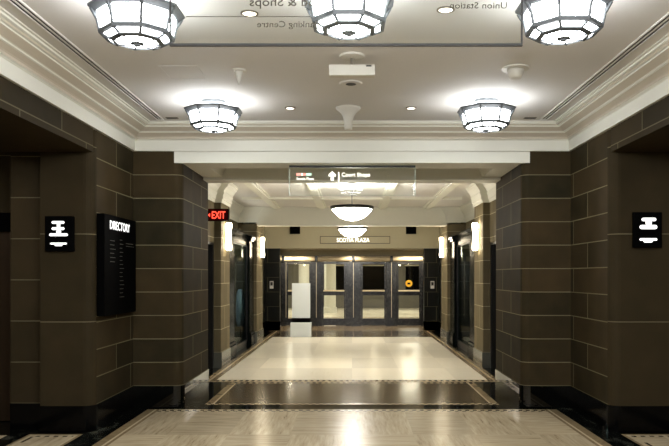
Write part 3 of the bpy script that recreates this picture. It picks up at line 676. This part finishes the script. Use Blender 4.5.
for x, n in ((-2.05, 'leftmost'), (-1.6, 'second from the left'), (0.0, 'middle'), (1.72, 'second from the right'), (2.1, 'rightmost')):
    t = empty('doorway_downlight', f'round downlight in the soffit before the glass doors, {n} of five', 'downlight', (x, 22.12, 2.42), group='doorway downlights')
    obj('trim_ring', lathe(bmesh.new(), [(0.085, 0), (0.085, -0.008), (0.06, -0.010), (0.055, 0)], 20, caps=False), steel, t)
    obj('lens', lathe(bmesh.new(), [(0.056, 0), (0.054, -0.004), (0.02, -0.005)], 20), pot_glow, t)
    l = bpy.data.lights.new('downlight_beam', 'SPOT'); l.energy = 45; l.color = (1, 0.86, 0.66); l.spot_size = 2.5; l.spot_blend = 0.5; l.shadow_soft_size = 0.03
    lo = bpy.data.objects.new('downlight_beam', l); C.objects.link(lo); lo.location = (0, 0, -0.02); lo.parent = t

# ------------------------------------------------------------------ kiosk, coat
t = empty('display_kiosk', 'pale grey free-standing display panel on a box base before the doors', 'kiosk', (-1.345, 18.56, 0))
obj('base', B((-0.27, 0.27, -0.16, 0.16, 0, 0.375)), grey_board, t, bevel=0.008)
obj('neck', B((-0.24, 0.24, -0.03, 0.03, 0.375, 0.50)), matte_black, t)
obj('panel', B((-0.24, 0.24, -0.035, 0.035, 0.49, 1.41)), grey_board, t, bevel=0.006)
t = empty('coat', 'pale blue coat on a stand inside the dark left shop window', 'coat', (-2.61, 16.42, 0), rz=PI/2)
rings = []
for z, rx, ry, dx in ((0.42, 0.17, 0.085, 0.03), (0.6, 0.175, 0.12, 0.02), (0.8, 0.17, 0.12, 0.0), (1.0, 0.165, 0.12, -0.01), (1.15, 0.16, 0.11, -0.01), (1.24, 0.12, 0.09, -0.01), (1.29, 0.05, 0.05, -0.01)):
    rings.append([(dx+rx*(1+0.10*math.sin(5*a+z*6))*math.cos(a), 0.8*ry*(1+0.10*math.sin(5*a+z*6))*math.sin(a), z) for a in [2*PI*i/24 for i in range(24)]])
obj('cloth', loft(bmesh.new(), rings), coat_mat, t, smooth=True)
for s in (-1, 1): obj('sleeve', bar(bmesh.new(), (s*0.14, -0.02, 1.20), (s*0.21, -0.04, 0.68), 0.05, 10), coat_mat, t, smooth=True)
bm = lathe(bmesh.new(), [(0.16, 0), (0.16, 0.02), (0.02, 0.03), (0.015, 0.43)], 20); obj('stand', bm, black_metal, t)

# ------------------------------------------------------------------ seen through the doors
for x, y, n in ((-1.9, 28.3, 'left pair, outer'), (-0.95, 30.4, 'left pair, inner'), (3.05, 28.3, 'right')):
    t = tag(obj('round_column', lathe(bmesh.new(), [(0.30, 0.0), (0.30, 0.25), (0.25, 0.27), (0.25, 2.75), (0.30, 2.80), (0.30, 2.9)], 24, c=(x, y, 0)), cream), f'cream round column beyond the glass doors, {n}', 'column')
for x, w_, n in ((-0.35, 0.55, 'left of the middle post'), (0.75, 0.6, 'right of the middle post'), (2.2, 0.4, 'behind the rightmost door')):
    t = empty('wall_screen', f'dark display case on the far wall, seen {n}', 'display case', (x*1.4, 35.1, 0), group='dark cases beyond the doors')
    obj('case', B((-w_, w_, -0.1, 0, 0.9, 2.1)), matte_black, t); obj('case_frame', B((-w_-0.04, w_+0.04, -0.06, 0, 0.86, 0.9), (-w_-0.04, w_+0.04, -0.06, 0, 2.1, 2.14)), steel, t)
for x, y, n in ((0.92, 27.7, 'behind the third door'), (-2.2, 27.0, 'behind the leftmost door'), (-1.5, 31.7, 'behind the second door'), (2.7, 27.7, 'behind the rightmost door')):
    t = empty('globe_lamp', f'small glowing globe lamp beyond the glass doors, {n}', 'ceiling lamp', (x, y, 2.9), group='lamps beyond the doors')
    obj('stem', bar(bmesh.new(), (0, 0, 0), (0, 0, -0.42), 0.012, 8), steel, t)
    obj('globe', lathe(bmesh.new(), [(0.02, -0.42), (0.07, -0.46), (0.08, -0.51), (0.06, -0.57), (0.01, -0.59)], 16), emit('lit_globe_'+n[-6:].strip().replace(' ', '_'), srgb(255, 240, 215), 30), t, smooth=True)
